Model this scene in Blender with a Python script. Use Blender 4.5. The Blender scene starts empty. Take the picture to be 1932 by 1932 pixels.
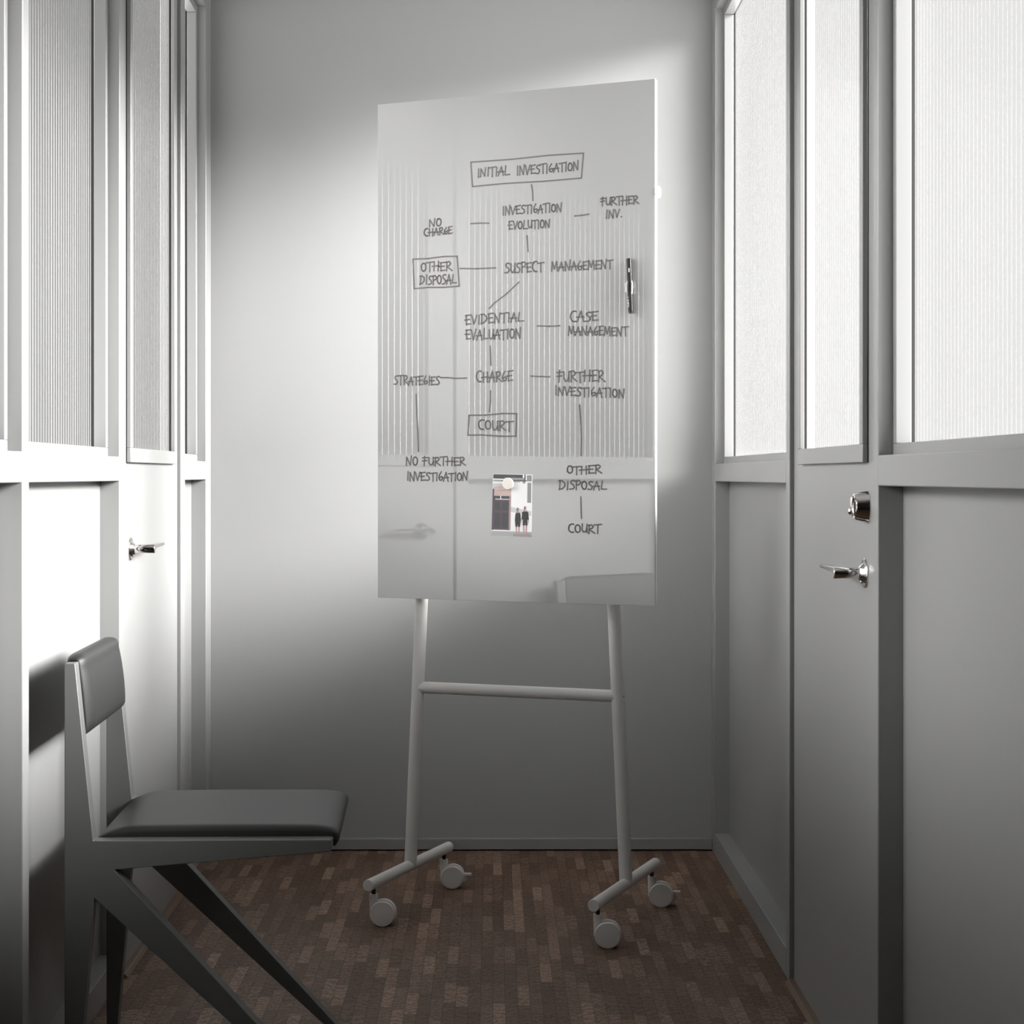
import bpy, bmesh, math, random
from mathutils import Vector, Matrix

random.seed(7)
S = bpy.context.scene
COL = S.collection
PI = math.pi

# ------------------------------------------------------------------ camera
EYE = 1.22
FPX, CX, CY = 3500.0, 930.0, 897.0          # focal length and principal point, 1932 px frame
cam_d = bpy.data.cameras.new('camera')
cam_d.sensor_width = 36.0
cam_d.lens = FPX / 1932 * 36.0
cam_d.shift_x = (966 - CX) / 1932
cam_d.shift_y = (CY - 966) / 1932
cam_d.clip_start = 0.02
cam = bpy.data.objects.new('camera', cam_d)
cam.location = (0, 0, EYE)
cam.rotation_euler = (PI / 2, 0, 0)
COL.objects.link(cam)
S.camera = cam

# ------------------------------------------------------------------ world, daylight, exposure
W = bpy.data.worlds.new('world')
S.world = W
W.use_nodes = True
W.cycles.sampling_method = 'MANUAL'
W.cycles.sample_map_resolution = 2048
wt = W.node_tree


def wmath(op, *a, clamp=False):
    n = wt.nodes.new('ShaderNodeMath')
    n.operation = op
    n.use_clamp = clamp
    for k, v in enumerate(a):
        if isinstance(v, (int, float)):
            n.inputs[k].default_value = v
        else:
            wt.links.new(v, n.inputs[k])
    return n.outputs[0]


def wstep(v, a, b):
    n = wt.nodes.new('ShaderNodeMapRange')
    n.interpolation_type = 'SMOOTHSTEP'
    wt.links.new(v, n.inputs[0])
    n.inputs[1].default_value, n.inputs[2].default_value = a, b
    return n.outputs[0]


# overcast-bright sky: hazy sun glow low on one side (a broad band above the roofs), a weak glow on the other side,
# dull sky elsewhere and pale sunlit ground below the horizon
SUN_GLOW, SHADE_GLOW, SKY, GROUND = 250.0, 43.0, 0.2, 8.0
wtc = wt.nodes.new('ShaderNodeTexCoord')
wsp = wt.nodes.new('ShaderNodeSeparateXYZ')
wt.links.new(wtc.outputs['Generated'], wsp.inputs[0])
dx, dy, dz = wsp.outputs
hor = wmath('SQRT', wmath('ADD', wmath('MULTIPLY', dx, dx), wmath('MULTIPLY', dy, dy)))
slope = wmath('DIVIDE', dz, wmath('MAXIMUM', hor, 0.001))
az = wmath('MULTIPLY', wmath('ARCTAN2', dy, wmath('ABSOLUTE', dx)), 57.29578)
band = wmath('MULTIPLY', wstep(slope, 0.13, 0.30), wstep(slope, 0.68, 0.34))
fan = wmath('MULTIPLY', wstep(az, -66.0, -18.0), wstep(az, 60.0, 5.0))
fan_b = wmath('MULTIPLY', wstep(az, -33.0, -18.0), wstep(az, 33.0, 18.0))
side = wmath('GREATER_THAN', dx, 0.0)
sunny = wmath('MULTIPLY', wmath('MULTIPLY', fan, side), SUN_GLOW)
shady = wmath('MULTIPLY', wmath('MULTIPLY', fan_b, wmath('SUBTRACT', 1.0, side)), SHADE_GLOW)
glow, amp = band, wmath('ADD', sunny, shady)
plain = wmath('MULTIPLY_ADD', wstep(slope, 0.02, -0.08), GROUND - SKY, SKY)
tot = wmath('MULTIPLY_ADD', glow, amp, plain)
wt.nodes['Background'].inputs[0].default_value = (1.0, 0.995, 0.985, 1)
wt.links.new(tot, wt.nodes['Background'].inputs[1])

S.view_settings.view_transform = 'Standard'
S.view_settings.look = 'None'
S.view_settings.gamma = 1.0
S.view_settings.use_curve_mapping = False
S.view_settings.exposure = -0.15
S.cycles.use_denoising = True
S.cycles.max_bounces = 10
S.cycles.diffuse_bounces = 6
S.cycles.caustics_reflective = False
S.cycles.caustics_refractive = False


# ------------------------------------------------------------------ materials
def mat(name, col, rough=0.5, metal=0.0, spec=0.5, coat=0.0, coat_rough=0.05, ior=None):
    m = bpy.data.materials.new(name)
    m.use_nodes = True
    b = m.node_tree.nodes['Principled BSDF']
    b.inputs['Base Color'].default_value = (*col, 1)
    b.inputs['Roughness'].default_value = rough
    b.inputs['Metallic'].default_value = metal
    b.inputs['Specular IOR Level'].default_value = spec
    b.inputs['Coat Weight'].default_value = coat
    b.inputs['Coat Roughness'].default_value = coat_rough
    if ior:
        b.inputs['IOR'].default_value = ior
    return m


def nd(m, t, **kw):
    n = m.node_tree.nodes.new(t)
    for k, v in kw.items():
        setattr(n, k, v)
    return n


def lk(m, a, b):
    m.node_tree.links.new(a, b)


def bump(m, scale, strength, dist=0.001, stretch=(1, 1, 1), detail=3.0):
    tc = nd(m, 'ShaderNodeTexCoord')
    mp = nd(m, 'ShaderNodeMapping')
    mp.inputs['Scale'].default_value = stretch
    lk(m, tc.outputs['Object'], mp.inputs[0])
    n = nd(m, 'ShaderNodeTexNoise')
    n.inputs['Scale'].default_value = scale
    n.inputs['Detail'].default_value = detail
    lk(m, mp.outputs[0], n.inputs['Vector'])
    b = nd(m, 'ShaderNodeBump')
    b.inputs['Strength'].default_value = strength
    b.inputs['Distance'].default_value = dist
    lk(m, n.outputs['Fac'], b.inputs['Height'])
    lk(m, b.outputs[0], m.node_tree.nodes['Principled BSDF'].inputs['Normal'])
    return n


PAINT = mat('grey_paint', (0.205, 0.205, 0.2025), 0.38)
bump(PAINT, 60, 0.05)
PLASTER = mat('wall_plaster', (0.235, 0.235, 0.2333), 0.6)
bump(PLASTER, 140, 0.06)
CEIL = mat('ceiling_paint', (0.24, 0.24, 0.237), 0.7)
GASKET = mat('black_gasket', (0.006, 0.006, 0.006), 0.5)
CHROME = mat('polished_nickel', (0.78, 0.75, 0.72), 0.07, 1.0)
STEEL_DARK = mat('dark_steel', (0.16, 0.15, 0.15), 0.25, 1.0)
STAND = mat('powder_coat_grey', (0.52, 0.51, 0.495), 0.5)
bump(STAND, 900, 0.12, 0.0004)
CASTER = mat('caster_plastic', (0.55, 0.525, 0.51), 0.5)
PIN = mat('caster_pin', (0.03, 0.022, 0.018), 0.4, 0.6)
GLASSB = mat('white_back_painted_glass', (0.31, 0.31, 0.306), 0.45, 0, 0.5, 1.0, 0.0)
GLASSB.node_tree.nodes['Principled BSDF'].inputs['Coat IOR'].default_value = 1.85
EDGE = mat('board_edge', (0.85, 0.85, 0.84), 0.3)
INK = mat('marker_ink', (0.115, 0.108, 0.102), 0.6)
BLACKP = mat('black_pen_plastic', (0.018, 0.016, 0.017), 0.16)
WHITEP = mat('white_print', (0.85, 0.85, 0.85), 0.5)
MAGNET = mat('off_white_magnet', (0.74, 0.70, 0.66), 0.5)
LEATHER = mat('charcoal_leather', (0.014, 0.014, 0.014), 0.46, 0, 0.3)
bump(LEATHER, 420, 0.12, 0.0006)
FRAME = mat('dark_stained_frame', (0.095, 0.097, 0.094), 0.42)
bump(FRAME, 55, 0.16, 0.001, (0.35, 1, 7), 6)
THRESH = mat('threshold_wood', (0.13, 0.085, 0.055), 0.4)


def pane_material():
    m = bpy.data.materials.new('twin_wall_sheet')
    m.use_nodes = True
    nt = m.node_tree
    nt.nodes.clear()
    out = nt.nodes.new('ShaderNodeOutputMaterial')
    tr = nt.nodes.new('ShaderNodeBsdfTransparent')
    tr.inputs[0].default_value = (0.62, 0.62, 0.62, 1)
    tl = nt.nodes.new('ShaderNodeBsdfTranslucent')
    tl.inputs[0].default_value = (0.0310, 0.0310, 0.0307, 1)
    df = nt.nodes.new('ShaderNodeBsdfDiffuse')
    df.inputs[0].default_value = (0.017, 0.017, 0.017, 1)
    a1 = nt.nodes.new('ShaderNodeAddShader')
    a2 = nt.nodes.new('ShaderNodeAddShader')
    lk(m, tl.outputs[0], a1.inputs[0]); lk(m, df.outputs[0], a1.inputs[1])
    lk(m, a1.outputs[0], a2.inputs[0]); lk(m, tr.outputs[0], a2.inputs[1])
    gl = nt.nodes.new('ShaderNodeBsdfGlossy')
    gl.inputs['Roughness'].default_value = 0.22
    lw = nt.nodes.new('ShaderNodeLayerWeight'); lw.inputs[0].default_value = 0.5
    pw = nt.nodes.new('ShaderNodeMath'); pw.operation = 'POWER'; pw.inputs[1].default_value = 5.0
    fr = nt.nodes.new('ShaderNodeMath'); fr.operation = 'MULTIPLY_ADD'; fr.inputs[1].default_value = 0.30; fr.inputs[2].default_value = 0.03
    lk(m, lw.outputs['Facing'], pw.inputs[0]); lk(m, pw.outputs[0], fr.inputs[0])
    mx = nt.nodes.new('ShaderNodeMixShader')
    lk(m, fr.outputs[0], mx.inputs[0]); lk(m, a2.outputs[0], mx.inputs[1]); lk(m, gl.outputs[0], mx.inputs[2])
    lk(m, mx.outputs[0], out.inputs[0])
    return m


def rib_material():
    m = bpy.data.materials.new('twin_wall_web')
    m.use_nodes = True
    nt = m.node_tree
    nt.nodes.clear()
    out = nt.nodes.new('ShaderNodeOutputMaterial')
    tl = nt.nodes.new('ShaderNodeBsdfTranslucent')
    tl.inputs[0].default_value = (0.014, 0.014, 0.0139, 1)
    df = nt.nodes.new('ShaderNodeBsdfDiffuse')
    df.inputs[0].default_value = (0.13, 0.13, 0.129, 1)
    gl = nt.nodes.new('ShaderNodeBsdfGlossy')
    gl.inputs['Roughness'].default_value = 0.42
    gl.inputs[0].default_value = (0.65, 0.65, 0.64, 1)
    a1 = nt.nodes.new('ShaderNodeAddShader')
    a2 = nt.nodes.new('ShaderNodeAddShader')
    lk(m, tl.outputs[0], a1.inputs[0]); lk(m, df.outputs[0], a1.inputs[1])
    lk(m, a1.outputs[0], a2.inputs[0]); lk(m, gl.outputs[0], a2.inputs[1])
    lk(m, a2.outputs[0], out.inputs[0])
    return m


PANE = pane_material()
RIB = rib_material()


def floor_material():
    m = mat('oak_block_parquet', (0.2, 0.13, 0.09), 0.55, 0, 0.25)
    b = m.node_tree.nodes['Principled BSDF']
    geo = nd(m, 'ShaderNodeNewGeometry')
    sep = nd(m, 'ShaderNodeSeparateXYZ')
    lk(m, geo.outputs['Position'], sep.inputs[0])

    def mth(op, a, c=None, d=None):
        n = nd(m, 'ShaderNodeMath', operation=op)
        for i, v in enumerate((a, c, d)):
            if v is None:
                continue
            if isinstance(v, (int, float)):
                n.inputs[i].default_value = v
            else:
                lk(m, v, n.inputs[i])
        return n.outputs[0]
    BW, BL = 0.0288, 0.172
    u = mth('DIVIDE', sep.outputs[0], BW)
    iu = mth('FLOOR', u)
    wn1 = nd(m, 'ShaderNodeTexWhiteNoise', noise_dimensions='1D')
    lk(m, iu, wn1.inputs['W'])
    v = mth('ADD', mth('DIVIDE', sep.outputs[1], BL), mth('MULTIPLY', wn1.outputs['Value'], 7.0))
    iv = mth('FLOOR', v)
    cmb = nd(m, 'ShaderNodeCombineXYZ')
    lk(m, iu, cmb.inputs[0]); lk(m, iv, cmb.inputs[1])
    wn = nd(m, 'ShaderNodeTexWhiteNoise', noise_dimensions='3D')
    lk(m, cmb.outputs[0], wn.inputs['Vector'])
    ramp = nd(m, 'ShaderNodeValToRGB')
    e = ramp.color_ramp.elements
    e[0].position, e[0].color = 0.0, (0.080, 0.047, 0.031, 1)
    e[1].position, e[1].color = 1.0, (0.205, 0.138, 0.099, 1)
    k = e.new(0.55); k.color = (0.118, 0.073, 0.050, 1)
    k = e.new(0.82); k.color = (0.148, 0.095, 0.068, 1)
    lk(m, wn.outputs['Value'], ramp.inputs[0])
    # grain: rings running along each block, shifted from block to block
    sh = nd(m, 'ShaderNodeVectorMath', operation='MULTIPLY_ADD')
    lk(m, wn.outputs['Color'], sh.inputs[0])
    sh.inputs[1].default_value = (3.0, 3.0, 3.0)
    lk(m, geo.outputs['Position'], sh.inputs[2])
    mp = nd(m, 'ShaderNodeMapping')
    mp.inputs['Scale'].default_value = (1.0, 0.28, 1.0)
    lk(m, sh.outputs[0], mp.inputs[0])
    wv = nd(m, 'ShaderNodeTexWave', wave_type='RINGS')
    wv.inputs['Scale'].default_value = 60
    wv.inputs['Distortion'].default_value = 9
    wv.inputs['Detail'].default_value = 3
    wv.inputs['Detail Scale'].default_value = 1.2
    lk(m, mp.outputs[0], wv.inputs['Vector'])
    nz = nd(m, 'ShaderNodeTexNoise')
    nz.inputs['Scale'].default_value = 150
    nz.inputs['Detail'].default_value = 6
    lk(m, mp.outputs[0], nz.inputs['Vector'])
    g = mth('ADD', mth('MULTIPLY', wv.outputs['Fac'], 0.62), mth('MULTIPLY', nz.outputs['Fac'], 1.1))
    g = mth('ADD', g, 0.14)
    # thin dark joints
    fu = mth('FRACT', u); fv = mth('FRACT', v)
    eu = mth('MINIMUM', fu, mth('SUBTRACT', 1.0, fu))
    ev = mth('MINIMUM', fv, mth('SUBTRACT', 1.0, fv))
    j = mth('MINIMUM', mth('GREATER_THAN', eu, 0.026), mth('GREATER_THAN', ev, 0.006))
    j = mth('MULTIPLY_ADD', j, 0.6, 0.4)
    tot = mth('MULTIPLY', g, j)
    mul = nd(m, 'ShaderNodeVectorMath', operation='SCALE')
    lk(m, ramp.outputs[0], mul.inputs[0]); lk(m, tot, mul.inputs['Scale'])
    lk(m, mul.outputs[0], b.inputs['Base Color'])
    return m


FLOOR = floor_material()


# ------------------------------------------------------------------ mesh helpers
class MB:
    def __init__(s):
        s.v, s.f, s.m = [], [], []

    def add(s, vs, fs, mi=0):
        o = len(s.v)
        s.v += [tuple(p) for p in vs]
        s.f += [tuple(i + o for i in f) for f in fs]
        s.m += [mi] * len(fs)
        return s

    def box(s, a, b, mi=0):
        x0, x1 = sorted((a[0], b[0])); y0, y1 = sorted((a[1], b[1])); z0, z1 = sorted((a[2], b[2]))
        vs = [(x, y, z) for z in (z0, z1) for y in (y0, y1) for x in (x0, x1)]
        return s.add(vs, [(0, 2, 3, 1), (4, 5, 7, 6), (0, 1, 5, 4), (2, 6, 7, 3), (0, 4, 6, 2), (1, 3, 7, 5)], mi)

    def lathe(s, org, axis, prof, n=40, mi=0):
        """prof: list of (distance along axis, radius)"""
        axis = Vector(axis).normalized()
        org = Vector(org)
        a = axis.orthogonal().normalized(); b = axis.cross(a)
        vs, fs = [], []
        for d, r in prof:
            for i in range(n):
                t = 2 * PI * i / n
                vs.append(org + axis * d + (a * math.cos(t) + b * math.sin(t)) * max(r, 1e-5))
        for k in range(len(prof) - 1):
            for i in range(n):
                j = (i + 1) % n
                fs.append((k * n + i, k * n + j, (k + 1) * n + j, (k + 1) * n + i))
        fs.append(tuple(range(n))[::-1])
        fs.append(tuple(range((len(prof) - 1) * n, len(prof) * n)))
        return s.add(vs, fs, mi)

    def cyl(s, p, q, r, n=32, ch=0.001, mi=0):
        p, q = Vector(p), Vector(q)
        L = (q - p).length
        return s.lathe(p, q - p, [(0, r - ch), (ch, r), (L - ch, r), (L, r - ch)], n, mi)

    def prism(s, pts, y0, y1, conv, mi=0):
        """polygon pts (a, b) swept from y0 to y1; conv(a, y, b) -> xyz"""
        n = len(pts)
        vs = [conv(a, y0, b) for a, b in pts] + [conv(a, y1, b) for a, b in pts]
        fs = [tuple(range(n))[::-1], tuple(range(n, 2 * n))]
        fs += [(i, (i + 1) % n, n + (i + 1) % n, n + i) for i in range(n)]
        return s.add(vs, fs, mi)

    def turn(s, cx, cy, ang):
        c, n = math.cos(ang), math.sin(ang)
        s.v = [(cx + c * (x - cx) - n * (y - cy), cy + n * (x - cx) + c * (y - cy), z) for x, y, z in s.v]
        return s

    def build(s, name, mats, parent=None, bevel=0.0, seg=2, smooth=True, label=None, sharp=38):
        me = bpy.data.meshes.new(name)
        me.from_pydata(s.v, [], s.f)
        mats = mats if isinstance(mats, (list, tuple)) else [mats]
        for mm in mats:
            me.materials.append(mm)
        for p, i in zip(me.polygons, s.m):
            p.material_index = i
        bm = bmesh.new(); bm.from_mesh(me)
        bmesh.ops.recalc_face_normals(bm, faces=bm.faces)
        bm.to_mesh(me); bm.free()
        if smooth:
            me.polygons.foreach_set('use_smooth', [True] * len(me.polygons))
            me.set_sharp_from_angle(angle=math.radians(sharp))
        o = bpy.data.objects.new(name, me)
        COL.objects.link(o)
        if parent is not None:
            o.parent = parent
        if bevel:
            b = o.modifiers.new('edge', 'BEVEL')
            b.width = bevel; b.segments = seg; b.limit_method = 'ANGLE'; b.angle_limit = math.radians(40)
            b.harden_normals = False
        if label:
            o['label'] = label
        return o


def tag(o, label=None, cat=None, group=None, kind=None):
    for k, v in (('label', label), ('category', cat), ('group', group), ('kind', kind)):
        if v:
            o[k] = v
    return o


def empty(name, loc=(0, 0, 0), rz=0.0):
    o = bpy.data.objects.new(name, None)
    o.empty_display_size = 0.1
    o.location = loc
    o.rotation_euler = (0, 0, rz)
    COL.objects.link(o)
    return o


def structure(o, label, cat):
    return tag(o, label, cat, kind='structure')


# ------------------------------------------------------------------ the shell
YB = 6.044            # back wall
YF = -1.3             # wall behind the camera
ZC = 2.95             # ceiling
XR, XL = 0.713, 0.9187  # front faces of the two partitions

structure(MB().box((-1.1, YF, -0.08), (0.9, YB + 0.1, 0)).build('floor', FLOOR, smooth=False),
          'dark brown oak parquet of small blocks', 'floor')
structure(MB().box((-1.1, YF, ZC), (0.9, YB + 0.1, ZC + 0.1)).build('ceiling', CEIL, smooth=False),
          'grey ceiling over the corridor', 'ceiling')
structure(MB().box((-XL - 0.06, YB, 0), (XR + 0.06, YB + 0.1, ZC)).build('wall_back', PLASTER, smooth=False),
          'smooth grey end wall behind the whiteboard', 'wall')
structure(MB().box((-1.1, YF - 0.1, 0), (0.9, YF, ZC)).build('wall_front', PLASTER, smooth=False),
          'grey wall closing the near end of the corridor', 'wall')
bb = MB().box((-XL, YB - 0.018, 0.004), (XR, YB, 0.04)).build('baseboard_back', PAINT, bevel=0.002)
structure(bb, 'low grey baseboard along the end wall', 'baseboard')

ntrim = [0]


def trim(mb, label, bevel=0.0025, m=None):
    ntrim[0] += 1
    o = mb.build('trim_%d' % ntrim[0], m or PAINT, bevel=bevel)
    return structure(o, label, 'trim')


nwin = [0]


def glazed(parent, s, xs0, xs1, y0, y1, z0, z1, w, wb, name='glazing_frame'):
    """stops (w wide, wb at the bottom) round an opening, black gasket and the ribbed sheet behind them"""
    fr = MB()
    fr.box((s * xs0, y0, z0), (s * xs1, y1, z0 + wb))
    fr.box((s * xs0, y0, z1 - w), (s * xs1, y1, z1))
    fr.box((s * xs0, y0, z0 + wb), (s * xs1, y0 + w, z1 - w))
    fr.box((s * xs0, y1 - w, z0 + wb), (s * xs1, y1, z1 - w))
    fr.build(name, PAINT, parent, bevel=0.0015)
    g0, g1 = xs1, xs1 + 0.006
    gk = MB()
    iy0, iy1, iz0, iz1 = y0 + w, y1 - w, z0 + wb, z1 - w
    gk.box((s * g0, y0, z0), (s * g1, y1, iz0 - 0.001))
    gk.box((s * g0, y0, iz1 + 0.001), (s * g1, y1, z1))
    gk.box((s * g0, y0, iz0 - 0.001), (s * g1, iy0 - 0.001, iz1 + 0.001))
    gk.box((s * g0, iy1 + 0.001, iz0 - 0.001), (s * g1, y1, iz1 + 0.001))
    gk.build('gasket', GASKET, parent, smooth=False)
    p = MB()
    xg = g1 + 0.0005
    p.add([(s * xg, y0, z0), (s * xg, y1, z0), (s * xg, y1, z1), (s * xg, y0, z1)], [(0, 1, 2, 3)], 0)
    pitch = 0.0245
    y = y0 + 0.012
    while y < y1 - 0.004:
        p.add([(s * (xg - 0.0002), y - 0.0013, z0), (s * (xg - 0.0002), y + 0.0013, z0), (s * (xg - 0.0002), y + 0.0013, z1), (s * (xg - 0.0002), y - 0.0013, z1)], [(0, 1, 2, 3)], 1)
        y += pitch
    p.build('glass_pane', [PANE, RIB], parent, smooth=False)


def window(s, x0, x1, y0, y1, z0, z1, label):
    nwin[0] += 1
    e = empty('window_%d' % nwin[0], (s * x0, (y0 + y1) / 2, z0))
    structure(e, label, 'window')
    # children are built in world space: counter the offset of the empty
    before = set(COL.objects)
    glazed(e, s, x0, x1, y0, y1, z0, z1, 0.024, 0.0215)
    for o in set(COL.objects) - before:
        o.matrix_parent_inverse = Matrix.Translation(-Vector(e.location))
    return e


def handle(door, s, xd, y, z, off):
    """round rose, neck and flat lever pointing away from the camera; off = -(location of the door empty)"""
    ax = (-s, 0, 0)
    rose = MB().lathe((s * xd, y, z), ax, [(0, 0.0285), (0.0025, 0.029), (0.0042, 0.0275), (0.0045, 0.020), (0.0075, 0.0175),
                                          (0.012, 0.0135), (0.0135, 0.0112)])
    rose.lathe((s * (xd - 0.0062), y, z - 0.0165), (-s, 0, -0.4), [(0, 0.003), (0.003, 0.0028), (0.0042, 0.0016)], 16)
    rz = rose.build('handle', CHROME, door, label='polished round rose of the door handle')
    rz.matrix_parent_inverse = off
    L = 0.0625
    nk = MB().lathe((s * (xd - 0.012), y, z), ax, [(0, 0.0108), (L - 0.0135, 0.0108), (L - 0.012, 0.0102)], 40)
    poly = [(0.002, -0.0106), (0.0075, -0.0078), (0.012, -0.0030), (0.02, 0.0005), (0.05, 0.0016), (0.146, 0.0036),
            (0.148, 0.0050), (0.148, 0.0096), (0.146, 0.0106), (0.0, 0.0106), (-0.0055, 0.009), (-0.009, 0.0054),
            (-0.0105, 0.0), (-0.009, -0.0054), (-0.0055, -0.009), (-0.001, -0.0106)]
    nk.prism(poly, s * (xd - L + 0.0215), s * (xd - L - 0.0004), lambda a, x, b: (x, y + a, z + b))
    lv = nk.build('lever', CHROME, rz, bevel=0.0006, sharp=30)
    return rz


def partition(s, F, zr0, zr1, zs, posts, sections, side):
    """s = +1 right, -1 left. posts: (y0, y1, label); sections between doors: (y0, y1, has_window, label)"""
    rec = F + 0.047
    wall = MB()
    base = MB()
    for y0, y1, lab in sections:
        wall.box((s * rec, y0, 0), (s * (rec + 0.03), y1, zr0 + 0.01))
        base.box((s * (F + (0.006 if s < 0 else 0)), y0, 0), (s * (rec + 0.002), y1, 0.07))
        trim(MB().box((s * F, y0, zr0), (s * (F + 0.062), y1, zr1)), lab + ' rail')
        window(s, F + 0.028, F + 0.0575, y0, y1, zr1, 2.72, lab + ' window of ribbed sheet')
        trim(MB().box((s * F, y0, 2.72), (s * (F + 0.062), y1, ZC)), lab + ' header')
    wall.box((s * F, YF, 0), (s * (F + 0.1), 2.35, ZC))  # unseen solid stretch, carried this far to cut light from behind the camera
    structure(wall.build('wall_' + side, PAINT, smooth=False), 'grey boarded partition with panels below a rail, ' + ('holding the deadbolt door' if s > 0 else 'behind the chair'), 'wall')
    structure(base.build('baseboard_' + side, PAINT, bevel=0.002), 'grey ledge along the foot of the partition ' + ('holding the deadbolt door' if s > 0 else 'behind the chair'), 'baseboard')
    for y0, y1, lab in posts:
        trim(MB().box((s * F, y0, 0), (s * (F + 0.062), y1, ZC)), lab)


partition(+1, XR, 1.2005, 1.2575, 1.279,
          [(5.962, YB, 'grey corner post where the sunlit partition meets the end wall'),
           (4.464, 4.513, 'grey door jamb on the far side of the door with a deadbolt'),
           (3.437, 3.475, 'grey door jamb beside the deadbolt')],
          [(4.513, 5.962, 'far bay beyond the deadbolt door,'), (2.35, 3.437, 'near bay before the deadbolt door,')], 'right')
LEFT_OBJS = set(COL.objects)
partition(-1, XL, 1.2065, 1.265, 1.289,
          [(5.932, YB, 'grey corner post where the chair-side partition meets the end wall'),
           (5.412, 5.484, 'grey door jamb on the far side of the door behind the chair'),
           (4.449, 4.501, 'grey door jamb just behind the chair'),
           (3.474, 3.524, 'grey mullion in front of the chair back')],
          [(5.484, 5.932, 'narrow far bay beyond the chair-side door,'), (3.524, 4.449, 'bay behind the chair,'),
           (2.35, 3.474, 'nearest bay before the chair,')], 'left')
LEFT_OBJS = set(COL.objects) - LEFT_OBJS


# ------------------------------------------------------------------ doors
def door(n, s, F, xd, y0, y1, gy0, gy1, gz0, hy, hz, label, bolt=None):
    e = empty('door_%d' % n, (s * xd, y0, 0))
    structure(e, label, 'door')
    off = Matrix.Translation(-Vector(e.location))
    before = set(COL.objects)
    zt = 2.74
    gz1 = 2.62
    lf = MB()
    t = 0.016
    w = 0.031
    iy0, iy1, iz0, iz1 = gy0 + w + 0.006, gy1 - w - 0.006, gz0 + 0.036 + 0.006, gz1 - w - 0.006
    lf.box((s * xd, y0, 0.010), (s * (xd + t), y1, gz0 + 0.005))
    lf.box((s * xd, y0, gz1 - 0.005), (s * (xd + t), y1, zt))
    lf.box((s * xd, y0, gz0 + 0.005), (s * (xd + t), gy0 + 0.005, gz1 - 0.005))
    lf.box((s * xd, gy1 - 0.005, gz0 + 0.005), (s * (xd + t), y1, gz1 - 0.005))
    lf.build('door_leaf', PAINT, e, smooth=False)
    glazed(e, s, xd - 0.012, xd - 0.0015, gy0, gy1, gz0, gz1, w, 0.036)
    for o in set(COL.objects) - before:
        o.matrix_parent_inverse = off
    # rebate behind the leaf
    trim(MB().box((s * (xd + t + 0.004), y0 - 0.012, 0), (s * (xd + t + 0.018), y0 + 0.022, ZC))
             .box((s * (xd + t + 0.004), y1 - 0.022, 0), (s * (xd + t + 0.018), y1 + 0.012, ZC)), 'rebate behind the leaf of ' + label, 0)
    trim(MB().box((s * F, y0 - 0.01, zt + 0.004), (s * (F + 0.1), y1 + 0.01, ZC)), 'lintel over ' + label)
    trim(MB().prism([(xd - 0.022, 0), (xd + 0.05, 0), (xd + 0.05, 0.010), (xd - 0.014, 0.010)], y0 - 0.004, y1 + 0.004,
                    lambda a, y, b: (s * a, y, b)), 'wooden threshold under ' + label, 0.001, THRESH)
    handle(e, s, xd, hy, hz, off)
    if bolt:
        by, bz = bolt
        d = MB().lathe((s * xd, by, bz), (-s, 0, 0), [(0, 0.0312), (0.0015, 0.0315), (0.025, 0.0258), (0.027, 0.0245), (0.0272, 0.0215),
                                                   (0.0262, 0.0205), (0.0262, 0.001)], 56)
        dd = d.build('deadbolt', CHROME, e, sharp=16)
        dd.matrix_parent_inverse = off
        k = MB().box((s * (xd - 0.0255), by - 0.0055, bz - 0.0185), (s * (xd - 0.0325), by + 0.0055, bz + 0.0185))
        k.lathe((s * (xd - 0.0315), by, bz - 0.008), (-s, 0, 0), [(0, 0.0085), (0.003, 0.008), (0.0055, 0.0058), (0.0068, 0.002)], 24)
        k.build('thumb_turn', CHROME, dd, bevel=0.001)
    return e


door(1, +1, XR, 0.724, 3.480, 4.459, 3.575, 4.334, 1.245, 3.6046, 1.0305,
     'grey door with a deadbolt and a lever handle', bolt=(3.584, 1.1596))
before_left = set(COL.objects)
door(2, -1, XL, 0.9297, 4.506, 5.407, 4.590, 5.317, 1.2524, 4.643, 1.0365,
     'grey door with a lever handle behind the chair')
LEFT_OBJS |= set(COL.objects) - before_left
# the chair-side partition is not quite parallel to the other one: turned 0.85 degrees about its far corner
TH = 0.0149
turn_l = Matrix.Translation((-XL, YB, 0)) @ Matrix.Rotation(TH, 4, 'Z') @ Matrix.Translation((XL, -YB, 0))
for o in LEFT_OBJS:
    if o.parent is None:
        o.location = turn_l @ o.location
        o.rotation_euler.z += TH


# ------------------------------------------------------------------ mobile whiteboard
BX, BY, BYAW = 0.0634, 5.1478, -0.4276
DSTAND = -0.3743 - BYAW          # the stand is turned a little against the panel
SP, BAR, ZB, TOPSP = 0.3197, 0.2816, 0.1137, 0.2844
BW2, BZ1, BZ0, BFRONT, BXO = 0.4161, 2.2730, 0.8732, -0.0530, 0.0113
board = tag(empty('mobile_whiteboard', (BX, BY, 0), BYAW),
            'white glass board with handwritten notes on a grey tube stand with casters', 'whiteboard')
cB, sB = math.cos(BYAW), math.sin(BYAW)


def on_board(px, py):
    """point of the glass (board frame) seen at a photograph pixel"""
    d = Vector(((px - CX) / FPX, 1.0, (CY - py) / FPX))
    o = Vector((-BX, -BY, EYE))
    dl = Vector((cB * d.x + sB * d.y, -sB * d.x + cB * d.y, d.z))
    ol = Vector((cB * o.x + sB * o.y, -sB * o.x + cB * o.y, o.z))
    t = (BFRONT - ol.y) / dl.y
    return (ol.x + dl.x * t, ol.z + dl.z * t)


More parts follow.
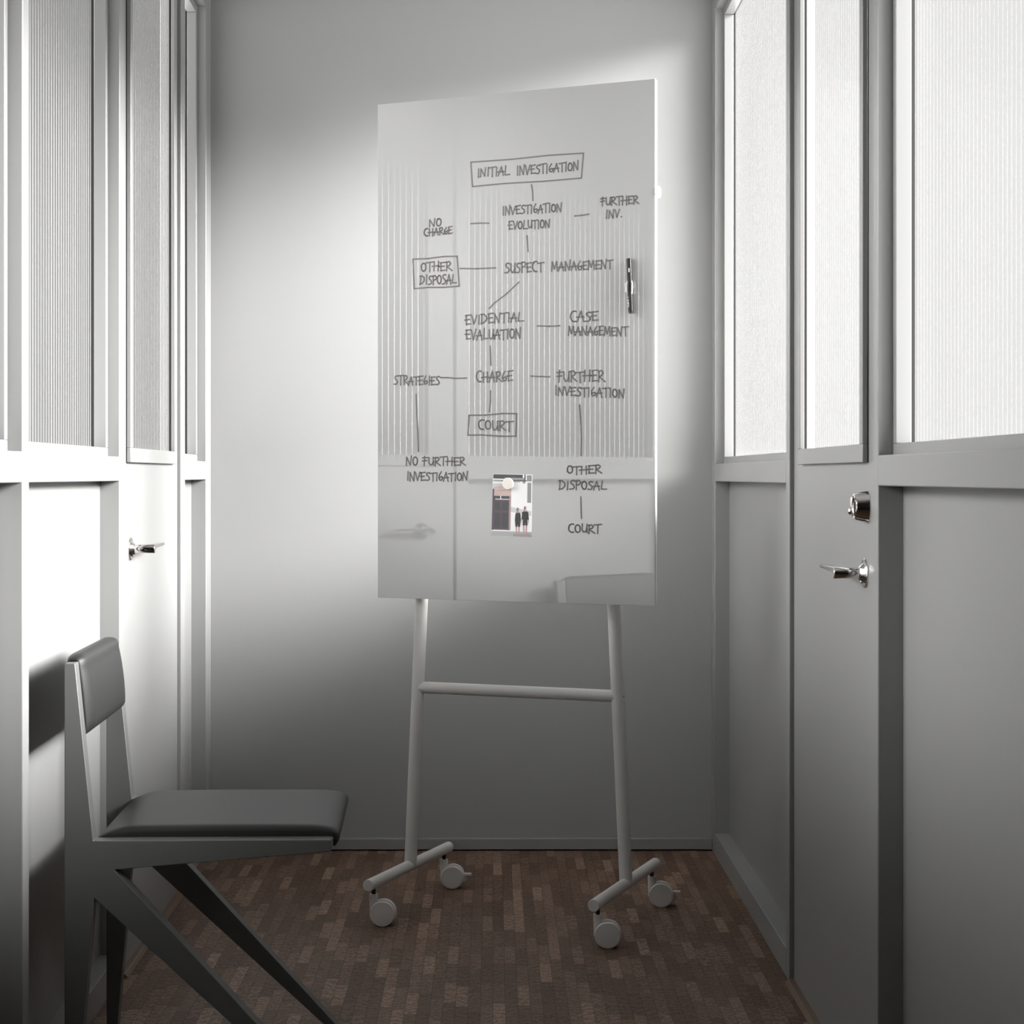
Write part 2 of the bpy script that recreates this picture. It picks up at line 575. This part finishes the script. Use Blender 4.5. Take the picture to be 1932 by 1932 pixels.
panel = MB().box((BXO - BW2, BFRONT, BZ0), (BXO + BW2, BFRONT + 0.004, BZ1)).build('glass_panel', GLASSB, board, bevel=0.0006)
MB().box((BXO - BW2 + 0.0015, BFRONT + 0.0042, BZ0 + 0.0015), (BXO + BW2 - 0.0015, BFRONT + 0.0205, BZ1 - 0.0015)).build(
    'backing_panel', EDGE, board, bevel=0.001, label='white edge of the backing panel')


def legx(z):
    return SP + (TOPSP - SP) * (z - ZB) / (0.87 - ZB)


for sg in (-1, 1):
    MB().cyl((sg * legx(ZB), 0, ZB), (sg * legx(2.12), 0, 2.12), 0.0177).turn(0, 0, DSTAND).build('leg', STAND, board)
    MB().cyl((sg * SP, -BAR, ZB), (sg * SP, BAR, ZB), 0.0158).turn(0, 0, DSTAND).build('foot_bar', STAND, board)
zc = 0.6202
MB().cyl((-legx(zc) + 0.004, 0, zc), (legx(zc) - 0.004, 0, zc), 0.0165).turn(0, 0, DSTAND).build('crossbar', STAND, board)
MB().lathe((legx(zc) + 0.0172, 0, zc), (1, 0, 0), [(0, 0.0035), (0.0008, 0.0032), (0.0009, 0.001)], 12).turn(0, 0, DSTAND).build('bolt', PIN, board, label='small dark bolt in the stand leg')


def caster(x, y, brake):
    T = 0.0258
    CT = math.radians(17)
    R = 0.0338
    c = MB().lathe((x, y, 0.036), (0, 0, 1), [(0, 0.0105), (0.040, 0.0118), (0.0478, 0.0118), (0.0485, 0.0112), (0.0486, 0.0075), (0.0475, 0.007)], 28)
    # fender between the twin wheels
    pts = []
    n = 28
    for i in range(n + 1):
        a = math.radians(-25 + 205 * i / n)
        pts.append((T + (R + 0.0022) * math.cos(a), R + (R + 0.0022) * math.sin(a)))
    pts += [(0.0 - 0.0105, 0.03), (0.008, 0.014), (0.03, 0.012)]
    c.prism(pts, y - 0.0075, y + 0.0075, lambda a, yy, b: (x + a, yy, b))
    c.turn(x, y, CT).turn(0, 0, DSTAND)
    cs = c.build('caster', CASTER, board, bevel=0.0008)
    MB().cyl((x, y, 0.083), (x, y, 0.1005), 0.0056, 16, 0.0004).turn(0, 0, DSTAND).build('caster_pin', PIN, cs, label='dark pin above the caster')
    for sg in (-1, 1):
        o = (x + T, y + sg * 0.0085, R)
        prof = [(0, R - 0.002), (0.0015, R), (0.0125, R), (0.0145, R - 0.0012), (0.0150, R - 0.0028), (0.0142, R - 0.0034),
                (0.0142, R - 0.0040), (0.0152, R - 0.0046), (0.0155, 0.012), (0.0155, 0.0002)]
        MB().lathe(o, (0, sg, 0), prof, 56).turn(x, y, CT).turn(0, 0, DSTAND).build('wheel', CASTER, cs)
    if brake:
        b = MB().box((x + T + R - 0.004, y - 0.007, R + 0.0035), (x + T + R + 0.021, y + 0.007, R + 0.0098))
        b.cyl((x + T + R - 0.001, y - 0.004, R - 0.008), (x + T + R - 0.001, y + 0.004, R - 0.008), 0.010, 20)
        b.turn(x, y, CT).turn(0, 0, DSTAND)
        b.build('brake_tab', CASTER, cs, bevel=0.0015)


for sg in (-1, 1):
    caster(sg * SP, -BAR + 0.037, False)
    caster(sg * SP, BAR - 0.037, True)

# ------------------------------------------------------------------ handwriting
A = lambda cx, cy, rx, ry, a0, a1, n=9: [(cx + rx * math.cos(math.radians(a0 + (a1 - a0) * i / n)),
                                          cy + ry * math.sin(math.radians(a0 + (a1 - a0) * i / n))) for i in range(n + 1)]
GLYPH = {   # (advance, strokes) in a box one unit high
    'A': (0.68, [[(0.0, -0.08), (0.34, 1.0), (0.58, -0.08)], [(-0.06, 0.36), (0.62, 0.40)]]),
    'C': (0.62, [A(0.40, 0.5, 0.36, 0.54, 62, 292, 12)]),
    'D': (0.68, [[(0.06, -0.06), (0.12, 1.0)], [(-0.02, 0.98), (0.3, 1.0), (0.56, 0.72), (0.55, 0.36), (0.30, 0.06), (-0.02, -0.02)]]),
    'E': (0.60, [[(0.12, -0.02), (0.10, 0.98)], [(0.04, 0.96), (0.58, 1.02)], [(-0.06, 0.50), (0.46, 0.54)], [(0.08, 0.0), (0.56, 0.04)]]),
    'F': (0.60, [[(0.2, -0.08), (0.24, 1.08)], [(0.0, 0.86), (0.62, 0.92)], [(0.0, 0.50), (0.50, 0.56)]]),
    'G': (0.58, [[(0.34, 1.02), (0.10, 0.60), (0.06, 0.28), (0.20, 0.0), (0.42, 0.04), (0.52, 0.26), (0.40, 0.44), (0.12, 0.32)]]),
    'H': (0.72, [[(0.10, -0.04), (0.14, 0.98)], [(0.56, -0.06), (0.58, 1.02)], [(-0.08, 0.46), (0.66, 0.52)]]),
    'I': (0.34, [[(0.14, -0.04), (0.17, 1.0)]]),
    'L': (0.60, [[(0.16, 1.02), (0.08, 0.0), (0.62, 0.02)]]),
    'M': (0.82, [[(0.04, -0.08), (0.12, 1.0), (0.36, 0.16), (0.62, 1.02), (0.72, -0.06)]]),
    'N': (0.72, [[(0.06, -0.06), (0.10, 0.98), (0.52, -0.02), (0.62, 1.10)]]),
    'O': (0.62, [A(0.29, 0.5, 0.25, 0.48, 100, 466, 14)]),
    'P': (0.58, [[(0.10, -0.08), (0.12, 1.0)], [(0.0, 0.92), (0.34, 1.02), (0.54, 0.80), (0.40, 0.54), (0.12, 0.44)]]),
    'R': (0.64, [[(0.10, -0.06), (0.12, 0.98)], [(0.02, 0.94), (0.36, 1.02), (0.52, 0.80), (0.38, 0.56), (0.12, 0.46), (0.66, -0.02)]]),
    'S': (0.56, [[(0.52, 0.94), (0.34, 1.03), (0.14, 0.90), (0.14, 0.68), (0.40, 0.44), (0.46, 0.20), (0.30, 0.0), (0.0, 0.02)]]),
    'T': (0.60, [[(0.30, -0.10), (0.30, 0.96)], [(-0.06, 0.92), (0.68, 1.0)]]),
    'U': (0.62, [[(0.08, 0.98), (0.08, 0.30), (0.22, 0.02), (0.40, 0.10), (0.52, 0.40), (0.54, 1.0)], [(0.54, 0.5), (0.56, -0.02)]]),
    'V': (0.60, [[(0.02, 0.98), (0.24, -0.04), (0.56, 1.02)]]),
    'X': (0.60, [[(0.02, 0), (0.54, 1)], [(0.04, 1), (0.54, 0)]]),
    '.': (0.30, [[(0.14, 0.0), (0.16, 0.05)]]),
    ' ': (0.62, []),
}


def ribbon(mb, pts, width, y, conv):
    """flat stroke of constant width along 2-D points, rounded at every point"""
    r = width / 2
    for (ax, az), (bx, bz) in zip(pts, pts[1:]):
        dx, dz = bx - ax, bz - az
        L = math.hypot(dx, dz) or 1e-6
        nx, nz = -dz / L * r, dx / L * r
        mb.add([conv(ax + nx, y, az + nz), conv(bx + nx, y, bz + nz), conv(bx - nx, y, bz - nz), conv(ax - nx, y, az - nz)], [(0, 1, 2, 3)])
    for px, pz in pts:
        mb.add([conv(px + r * math.cos(2 * PI * i / 10), y, pz + r * math.sin(2 * PI * i / 10)) for i in range(10)], [tuple(range(10))])


INKY = BFRONT - 0.0004
bconv = lambda a, y, b: (a, y, b)
PEN = 0.0041


def smooth_poly(pts, jit=0.0):
    return [(x + random.uniform(-jit, jit), y + random.uniform(-jit, jit)) for x, y in pts]


def word(mb, text, p0, p1, h):
    """text along the baseline p0 -> p1 (photograph pixels), h pixels high"""
    adv = [GLYPH[c][0] for c in text]
    tot = sum(adv) - 0.06
    x = 0.0
    ux, uy = (p1[0] - p0[0]) / tot, (p1[1] - p0[1]) / tot
    for c, a in zip(text, adv):
        k = random.uniform(0.94, 1.08)
        dy = random.uniform(-0.05, 0.05)
        for st in GLYPH[c][1]:
            pts = []
            for gx, gy in smooth_poly(st, 0.02):
                t = x + gx * 0.97
                pts.append(on_board(p0[0] + ux * t, p0[1] + uy * t - (gy * k + dy) * h))
            ribbon(mb, pts, PEN, INKY, bconv)
        x += a


def note(words=(), lines=(), label=''):
    mb = MB()
    for w_ in words:
        word(mb, *w_)
    for l_ in lines:
        ribbon(mb, [on_board(*p) for p in l_], PEN, INKY, bconv)
    o = mb.build('handwriting', INK, panel, smooth=False, label=label)
    return o


def boxline(a, b, c, d):
    m = lambda p, q, t, o: (p[0] + (q[0] - p[0]) * t, p[1] + (q[1] - p[1]) * t + o)
    return [[a, m(a, b, .35, 0.8), m(a, b, .7, -1.2), b], [b, c], [d, m(d, c, .3, -1.0), m(d, c, .65, 0.6), c], [a, d]]


note([('INITIAL', (900.3, 333.5), (961, 329.0), 15.5), ('INVESTIGATION', (974, 330), (1092, 321), 16)],
     boxline((888.5, 306), (1101, 289), (1097, 336), (891.5, 352)), 'boxed words INITIAL INVESTIGATION at the top')
note([], [[(1003, 348.7), (1005, 362), (1005.6, 378.2)]], 'short stroke under the topmost box')
note([('INVESTIGATION', (947.5, 406), (1060, 398), 15), ('EVOLUTION', (959.5, 433), (1038, 429), 14.5)], [], 'words INVESTIGATION EVOLUTION')
note([], [[(888.5, 422), (906, 421), (922.5, 421)]], 'dash beside the words NO CHARGE')
note([], [[(1084.2, 407.5), (1098, 406.3), (1111.4, 404)]], 'dash leading to FURTHER INV.')
note([('FURTHER', (1133, 387.4), (1204, 384), 14.5), ('INV.', (1142.3, 411), (1174, 409.5), 14)], [], 'words FURTHER INV.')
note([('NO', (809.5, 427.5), (833, 425.5), 14), ('CHARGE', (800, 445), (853, 441), 12.5)], [], 'words NO CHARGE')
note([], [[(994.2, 444.7), (995.5, 460), (996.3, 474.6)]], 'short stroke under EVOLUTION')
note([('OTHER', (794, 511.5), (852, 509.5), 16), ('DISPOSAL', (792.5, 536.5), (860.5, 534.5), 16)],
     boxline((779, 489), (862.5, 483.5), (866.5, 540), (781.6, 544.8)), 'boxed words OTHER DISPOSAL')
note([], [[(867.9, 506.6), (900, 507), (935.7, 505.5)]], 'long dash beside the boxed OTHER DISPOSAL')
note([('SUSPECT', (952.5, 514.5), (1024.5, 511.5), 17), ('MANAGEMENT', (1040, 511), (1155, 506.5), 16)], [], 'words SUSPECT MANAGEMENT')
note([], [[(979.4, 532), (955, 555), (934, 571), (923, 582)]], 'slanting stroke under SUSPECT')
note([('EVIDENTIAL', (878, 612), (987, 606), 16.5), ('EVALUATION', (878.5, 640), (983.5, 638.5), 17.5)], [], 'words EVIDENTIAL EVALUATION')
note([], [[(1013.5, 615), (1036, 615.6), (1055.7, 614.6)]], 'dash leading to CASE MANAGEMENT')
note([('CASE', (1075.5, 606.5), (1128, 604.5), 17.5), ('MANAGEMENT', (1072, 632), (1184, 633), 15.5)], [], 'words CASE MANAGEMENT')
note([], [[(925, 653), (925.5, 670), (926, 688.8)]], 'short stroke under EVALUATION')
note([('STRATEGIES', (743.5, 725.5), (829.5, 725.2), 15.5)], [], 'word STRATEGIES')
note([], [[(831.3, 712.5), (845, 712.5), (858, 714), (880.6, 713.3)]], 'dash between STRATEGIES and CHARGE')
note([('CHARGE', (898.5, 720), (967, 718), 18)], [], 'word CHARGE beside STRATEGIES')
note([], [[(1001.5, 709.7), (1020, 710.5), (1037.3, 711)]], 'dash leading to the lower FURTHER INVESTIGATION')
note([('FURTHER', (1050.5, 719.5), (1140, 719), 19), ('INVESTIGATION', (1046, 744.5), (1178.5, 750), 15.5)], [], 'words FURTHER INVESTIGATION under the marker')
note([], [[(925.5, 737.4), (925.5, 758), (923.4, 777)]], 'short stroke above the boxed COURT')
note([('COURT', (902, 810), (966, 812), 17)], boxline((885, 783.5), (974.6, 780.5), (973.5, 823), (883, 821)), 'boxed word COURT')
note([], [[(785.2, 744), (786.5, 780), (788.5, 820), (789.6, 851.6)]], 'long vertical stroke under STRATEGIES')
note([], [[(1093.3, 764), (1095.5, 790), (1096.5, 820), (1096.2, 859.4)]], 'long vertical stroke under INVESTIGATION')
note([('NO', (765.5, 878), (788.5, 876.8), 14.5), ('FURTHER', (797, 877.7), (877.5, 877.8), 15), ('INVESTIGATION', (767, 906.5), (883, 906.5), 15)], [], 'words NO FURTHER INVESTIGATION')
note([('OTHER', (1069.5, 894), (1134, 893), 14.5), ('DISPOSAL', (1055, 922.6), (1143.5, 923.5), 15.5)], [], 'words OTHER DISPOSAL beside the photo')
note([], [[(1096, 937.5), (1096.3, 955), (1097.2, 978)]], 'short stroke above the lowest COURT')
note([('COURT', (1072, 1004.5), (1133, 1006), 15.5)], [], 'word COURT lowest on the board')

# ------------------------------------------------------------------ photograph print and magnets
PIC = [mat('print_' + n, c, 0.35) for n, c in (
    ('paper', (0.80, 0.80, 0.80)), ('dark', (0.05, 0.05, 0.055)), ('mid', (0.26, 0.26, 0.265)), ('pale', (0.55, 0.55, 0.55)),
    ('pink', (0.56, 0.42, 0.385)), ('plum', (0.085, 0.06, 0.075)), ('skin', (0.42, 0.26, 0.26)), ('cloth', (0.022, 0.022, 0.022)), ('frame', (0.34, 0.25, 0.24)),
    ('ground', (0.36, 0.36, 0.365)))]
TL, TR, BR, BL = (on_board(930, 894), on_board(1004.6, 895.5), on_board(1003.2, 1013.9), on_board(926.8, 1011.4))


def pic(u, v):
    a = [TL[i] * (1 - u) * (1 - v) + TR[i] * u * (1 - v) + BR[i] * u * v + BL[i] * (1 - u) * v for i in (0, 1)]
    return a


pcx, pcz = pic(0.5, 0.5)
ph_o = Vector((BX + cB * pcx - sB * (BFRONT - 0.0008), BY + sB * pcx + cB * (BFRONT - 0.0008), pcz))
photo = tag(empty('photo_print', ph_o, BYAW), 'small printed photo of two people beside a doorway, held on the whiteboard', 'photo')
ph = MB()
corners = [pic(*c) for c in ((0, 0), (1, 0), (1, 1), (0, 1))]
ph.prism([(x - pcx, z - pcz) for x, z in corners], 0.0004, 0.0008 - 0.0001, lambda a, y, b: (a, y, b), 0)
layer = [0]


def patch(mi, pts):
    layer[0] += 1
    y = 0.0004 - 0.00003 * layer[0] / 4 - 0.00004
    vs = []
    for u, v in pts:
        x, z = pic(u, v)
        vs.append((x - pcx, y, z - pcz))
    ph.add(vs, [tuple(range(len(vs)))], mi)


def prect(mi, u0, v0, u1, v1):
    patch(mi, [(u0, v0), (u1, v0), (u1, v1), (u0, v1)])


prect(3, 0.01, 0.15, 0.46, 0.40)
prect(1, 0.01, 0.005, 0.76, 0.075)
prect(2, 0.30, 0.055, 0.80, 0.115)
prect(1, 0.01, 0.095, 0.98, 0.108)
prect(1, 0.01, 0.118, 0.70, 0.124)
prect(2, 0.86, 0.01, 0.985, 0.105)
prect(1, 0.80, 0.0, 0.83, 0.125)
prect(2, 0.76, 0.11, 0.82, 0.145)
prect(2, 0.88, 0.13, 0.975, 0.45)
patch(3, [(0.46, 0.52), (0.985, 0.585), (0.985, 0.66), (0.46, 0.60)])
patch(4, [(0.02, 0.215), (0.22, 0.19), (0.47, 0.235), (0.02, 0.235)])
prect(4, 0.03, 0.24, 0.475, 0.345)
for k in range(4):
    prect(8, 0.03, 0.26 + 0.024 * k, 0.475, 0.264 + 0.024 * k)
prect(5, 0.005, 0.24, 0.045, 0.90)
prect(8, 0.43, 0.345, 0.475, 0.90)
prect(1, 0.045, 0.35, 0.43, 0.41)
prect(0, 0.08, 0.398, 0.43, 0.408)
prect(0, 0.205, 0.35, 0.225, 0.405)
prect(5, 0.045, 0.41, 0.43, 0.895)
prect(1, 0.07, 0.44, 0.22, 0.58)
prect(1, 0.25, 0.44, 0.40, 0.58)
prect(1, 0.07, 0.62, 0.22, 0.86)
prect(1, 0.25, 0.62, 0.40, 0.86)
prect(9, 0.005, 0.915, 0.995, 0.995)
prect(2, 0.55, 0.95, 0.995, 0.995)
for (cx_, top, wd, leg) in ((0.655, 0.535, 0.062, 0.965), (0.835, 0.51, 0.078, 0.99)):
    head = [(cx_ + 0.03 * math.cos(2 * PI * i / 12), top + 0.028 + 0.030 * math.sin(2 * PI * i / 12)) for i in range(12)]
    for sg in (-1, 1):
        patch(6, [(cx_ + sg * 0.012, top + 0.22), (cx_ + sg * 0.058, top + 0.22), (cx_ + sg * 0.042, leg), (cx_ + sg * 0.018, leg)])
        patch(6, [(cx_ + sg * 0.01, leg - 0.02), (cx_ + sg * 0.05, leg - 0.02), (cx_ + sg * 0.06, leg), (cx_ + sg * 0.005, leg)])
        patch(6, [(cx_ + sg * (wd - 0.002), top + 0.20), (cx_ + sg * (wd + 0.016), top + 0.20), (cx_ + sg * (wd + 0.012), top + 0.265), (cx_ + sg * wd, top + 0.265)])
    patch(7, [(cx_ - 0.03, top + 0.07), (cx_ + 0.03, top + 0.07), (cx_ + wd, top + 0.095), (cx_ + wd + 0.014, top + 0.21), (cx_ + 0.058, top + 0.21),
              (cx_ + 0.06, top + 0.30), (cx_ + 0.008, top + 0.305), (cx_, top + 0.26), (cx_ - 0.008, top + 0.305), (cx_ - 0.06, top + 0.30),
              (cx_ - 0.058, top + 0.21), (cx_ - wd - 0.014, top + 0.21), (cx_ - wd, top + 0.095)])
    patch(6, head)
    patch(6, [(cx_ - 0.014, top + 0.05), (cx_ + 0.014, top + 0.05), (cx_ + 0.02, top + 0.085), (cx_ - 0.02, top + 0.085)])
    patch(7, [(cx_ - 0.032, top + 0.02), (cx_ - 0.02, top), (cx_ + 0.012, top - 0.004), (cx_ - 0.01, top + 0.012), (cx_ - 0.022, top + 0.06), (cx_ - 0.036, top + 0.06)])
ph.build('print', PIC, photo, smooth=False)


def board_pt(x, y, z):
    return Vector((BX + cB * x - sB * y, BY + sB * x + cB * y, z))


mgp = [(0, 0.0158), (0.0012, 0.0162), (0.0070, 0.0160), (0.0080, 0.0148), (0.0082, 0.0002)]
mx, mz = on_board(960, 912.6)
m1 = MB().lathe((0, 0, 0), (0, -1, 0), mgp, 48).build('round_magnet', MAGNET)
m1.location = board_pt(mx, BFRONT - 0.0012, mz)
m1.rotation_euler = (0, 0, BYAW)
tag(m1, 'round off-white magnet holding the printed photo', 'magnet', 'round magnets on the whiteboard')
m2 = m1.copy()
COL.objects.link(m2)
m2.location = board_pt(BXO + BW2 - 0.0005, BFRONT + 0.013, EYE + (CY - 357.5) * 4.86 * 1.006 / FPX)
m2.rotation_euler = (0, 0, BYAW + PI / 2)
tag(m2, 'round white magnet stuck on the narrow side edge of the whiteboard', 'magnet', 'round magnets on the whiteboard')

# ------------------------------------------------------------------ marker and its clip
a_ = on_board(1189.4, 488)
b_ = on_board(1193.0, 592.5)
R_M = 0.0073
ang = math.atan2(b_[0] - a_[0], a_[1] - b_[1])
Lm = math.hypot(b_[0] - a_[0], b_[1] - a_[1])
yc = BFRONT - 0.0035 - R_M
clip = tag(empty('pen_clip', board_pt((a_[0] + b_[0]) / 2, BFRONT, (a_[1] + b_[1]) / 2), BYAW),
           'small metal spring clip gripping the marker on the whiteboard', 'clip')
pos = lambda t: (a_[0] + (b_[0] - a_[0]) * t, a_[1] + (b_[1] - a_[1]) * t)
kx, kz = pos(0.53)
ccx, ccz = (a_[0] + b_[0]) / 2, (a_[1] + b_[1]) / 2
cl = MB()
prof = []
for i in range(17):
    a = math.radians(-35 - 290 * i / 16 + 270)       # open towards the viewer
    prof.append(((R_M + 0.0006) * math.cos(a), -(R_M + 0.0035) + (R_M + 0.0006) * math.sin(a)))
left = [(prof[-1][0] - 0.004, prof[-1][1] - 0.003)]
arc = []
for i in range(21):
    a = math.radians(-50 + 280 * i / 20)
    arc.append(((R_M + 0.0007) * math.cos(a), -(R_M + 0.0035) + (R_M + 0.0007) * math.sin(a)))
arc = [(arc[0][0] + 0.0055, arc[0][1] - 0.0035)] + arc + [(arc[-1][0] - 0.0055, arc[-1][1] - 0.0035)]
out_, in_ = [], []
for i, (x, y) in enumerate(arc):
    p = Vector(arc[max(i - 1, 0)]); q = Vector(arc[min(i + 1, len(arc) - 1)])
    d = (q - p).normalized()
    n = Vector((d.y, -d.x)) * 0.0006
    out_.append((x + n.x, y + n.y)); in_.append((x - n.x * 0, y - n.y * 0))
hh = 0.0175
for k in range(len(arc) - 1):
    hk = hh * (0.72 if k in (0, len(arc) - 2) else 1.0)
    quad = [out_[k], out_[k + 1], in_[k + 1], in_[k]]
    cl.prism([(x, y) for x, y in quad], -hk, hk, lambda a, z, b: (kx - ccx + a, b, kz - ccz + z))
cl.lathe((kx - ccx, -0.0002, kz - ccz), (0, -1, 0), [(0, 0.008), (0.0024, 0.008), (0.0027, 0.0076)], 24)
cl.build('spring', mat('clip_steel', (0.62, 0.62, 0.62), 0.22, 1.0), clip)

marker = tag(empty('marker_pen', board_pt(ccx, yc, ccz), BYAW), 'black whiteboard marker held upright in a clip at the board edge', 'marker')
up = Vector((-math.sin(ang), 0, math.cos(ang)))
top = up * (Lm / 2)
bot = -up * (Lm / 2)
MB().lathe(bot, up, [(0, 0.0060), (0.0005, 0.0063), (0.0050, 0.0064), (0.0056, R_M), (Lm * 0.745, R_M), (Lm * 0.746, 0.0066)], 40).build('barrel', BLACKP, marker)
cp = MB().lathe(bot + up * (Lm * 0.7475), up, [(0, R_M), (Lm * 0.2425, R_M), (Lm * 0.2455, R_M - 0.0006), (Lm * 0.246, 0.0040), (Lm * 0.2525, 0.0036)], 40)
cp.build('cap', BLACKP, marker)
pc = MB()
pr = bot + up * (Lm * 0.745)
pc.box((pr.x + 0.0002, -R_M - 0.0012, pr.z), (pr.x + 0.0024, -R_M + 0.0012, pr.z + 0.010))
pc.build('cap_clip', WHITEP, marker, bevel=0.0005, label='small bright clip tip of the cap')
lt = MB()
zz = 0.0
for c, adv in zip('LINEX', (0.62, 0.34, 0.74, 0.66, 0.6)):
    for st in GLYPH[c][1]:
        pts = []
        for gx, gy in st:
            along = Lm * 0.300 - (zz + gx) * 0.0093          # reads downwards
            phi = math.radians(-38) + (gy - 0.5) * 0.0056 / R_M
            pts.append((along, phi))
        rr = R_M + 0.00025
        pts = [tuple(p[i] + (q[i] - p[i]) * k / 6 for i in (0, 1)) for p, q in zip(pts, pts[1:]) for k in range(6)] + [pts[-1]]
        ribbon(lt, [(a, f * R_M) for a, f in pts], 0.0009, 0,
               lambda a, y, f: tuple(bot + up * a + Vector((rr * math.sin(f / R_M), -rr * math.cos(f / R_M), 0))))
    zz += adv
lt.build('lettering', WHITEP, marker, smooth=False, label='white lettering along the marker barrel')

# ------------------------------------------------------------------ chair
chair = tag(empty('side_chair', (-0.8301, 3.5936, 0), math.radians(2.07)),
            'dark grey chair with slanting front legs and charcoal leather pads', 'chair')
PT, CW = 0.042, 0.553
OUT = [(0.0, -0.0989), (0.0246, -0.0989), (0.0614, 0.3346), (0.5273, -0.0989), (0.5536, -0.0989), (0.103, 0.3931), (0.553, 0.4277), (0.557, 0.4305),
       (0.557, 0.4527), (0.0595, 0.4537), (0.0216, 0.826), (0.002, 0.826), (0.0, 0.824)]
for y0 in (0.0, CW - PT):
    MB().prism(OUT, y0, y0 + PT, lambda a, y, b: (a, y, b)).build('side_frame', FRAME, chair, bevel=0.0028, seg=3)
MB().box((0.07, PT - 0.001, 0.436), (0.548, CW - PT + 0.001, 0.4515)).build('seat_board', FRAME, chair, bevel=0.001)
MB().box((0.004, PT - 0.001, 0.69), (0.022, CW - PT + 0.001, 0.815)).build('back_board', FRAME, chair, bevel=0.001)


def surf(mb, rows, close=True):
    n, m_ = len(rows), len(rows[0])
    vs = [p for r in rows for p in r]
    fs = [(i * m_ + j, i * m_ + j + 1, (i + 1) * m_ + j + 1, (i + 1) * m_ + j) for i in range(n - 1) for j in range(m_ - 1)]
    mb.add(vs, fs)


def pad(name, path, ya, yb, inner, label, soft=0.035, low=0.42):
    """upholstered pad: outer path of (a, b), inner path of the same length (the face that rests on the frame), swept over y with soft ends"""
    ny = 36
    rows = []
    for j in range(ny + 1):
        v = j / ny
        # denser sampling at both ends
        t = 0.5 - 0.5 * math.cos(PI * v)
        y = ya + (yb - ya) * t
        e = min(t, 1 - t) * (yb - ya)          # distance from the end
        k = 1.0 if e > soft else math.sqrt(max(0.0, 1 - (1 - e / soft) ** 2))
        k = low + (1 - low) * k
        row = []
        for (pa, pb), (qa, qb) in zip(path, inner):
            row.append((qa + (pa - qa) * k, y, qb + (pb - qb) * k))
        for (qa, qb) in reversed(inner):
            row.append((qa, y, qb))
        row.append(row[0])
        rows.append(row)
    mb = MB()
    surf(mb, rows)
    for r in (rows[0], rows[-1]):
        n = len(path)
        vs = r[:-1]
        fs = [(i, i + 1, 2 * n - 2 - i, 2 * n - 1 - i) for i in range(n - 1)]
        mb.add(vs, fs)
    me_o = mb.build(name, LEATHER, chair, label=label)
    bm = bmesh.new(); bm.from_mesh(me_o.data)
    bmesh.ops.remove_doubles(bm, verts=bm.verts, dist=0.00005)
    bmesh.ops.recalc_face_normals(bm, faces=bm.faces)
    bm.to_mesh(me_o.data); bm.free()
    me_o.data.polygons.foreach_set('use_smooth', [True] * len(me_o.data.polygons))
    me_o.data.set_sharp_from_angle(angle=math.radians(60))
    return me_o


ZS = 0.4535
N = 40
path, inner = [], []
for i in range(N + 1):
    u = i / N
    a = 0.063 + u * 0.492
    up_ = 0.0205 * (1 - (1 - min(1, u / 0.16)) ** 2.2) * (1.0 + 0.10 * math.sin(PI * u)) + 0.0006
    if u > 0.9:
        up_ *= 1 - 0.22 * ((u - 0.9) / 0.1) ** 2
    path.append((a, ZS + up_)); inner.append((a, ZS - 0.002))
for da, dz, ia, iz in ((0.0115, 0.0125, 0.003, -0.002), (0.0165, 0.006, 0.004, -0.004), (0.0185, -0.003, 0.004, -0.008), (0.0165, -0.012, 0.004, -0.014), (0.0105, -0.0215, 0.004, -0.021)):
    path.append((0.555 + da, ZS + dz)); inner.append((0.555 + ia, ZS + iz))
pad('seat_pad', path, PT - 0.0005, CW - PT + 0.0005, inner, 'charcoal leather seat pad', 0.02, 0.5)

path, inner = [], []
fl = lambda z: 0.0216 + (0.826 - z) * 0.1024
for z, d in ((0.671, 0.0015), (0.676, 0.0075), (0.684, 0.0135), (0.695, 0.0150), (0.712, 0.0165), (0.735, 0.0170), (0.758, 0.0168), (0.780, 0.0158), (0.800, 0.0140), (0.815, 0.0120)):
    path.append((fl(z) + d, z + 0.002)); inner.append((fl(z) - 0.002, z))
for a, z, ia, iz in ((0.0345, 0.827, 0.0195, 0.822), (0.0300, 0.8345, 0.0180, 0.8265), (0.0225, 0.8395, 0.015, 0.828), (0.012, 0.8405, 0.010, 0.828), (0.002, 0.8395, 0.004, 0.828),
                  (-0.0045, 0.8345, 0.001, 0.826), (-0.0065, 0.826, 0.0, 0.822), (-0.0065, 0.80, 0.0, 0.80), (-0.006, 0.74, 0.0, 0.74), (-0.003, 0.69, 0.0, 0.69)):
    path.append((a, z)); inner.append((ia, iz))
pad('back_pad', path, PT - 0.0005, CW - PT + 0.0005, inner, 'charcoal leather back pad wrapped over the top', 0.045, 0.12)

for o in list(chair.children):
    o.data.transform(Matrix.Translation((0, 0, 0.0915)) @ Matrix.Scale(0.925, 4))
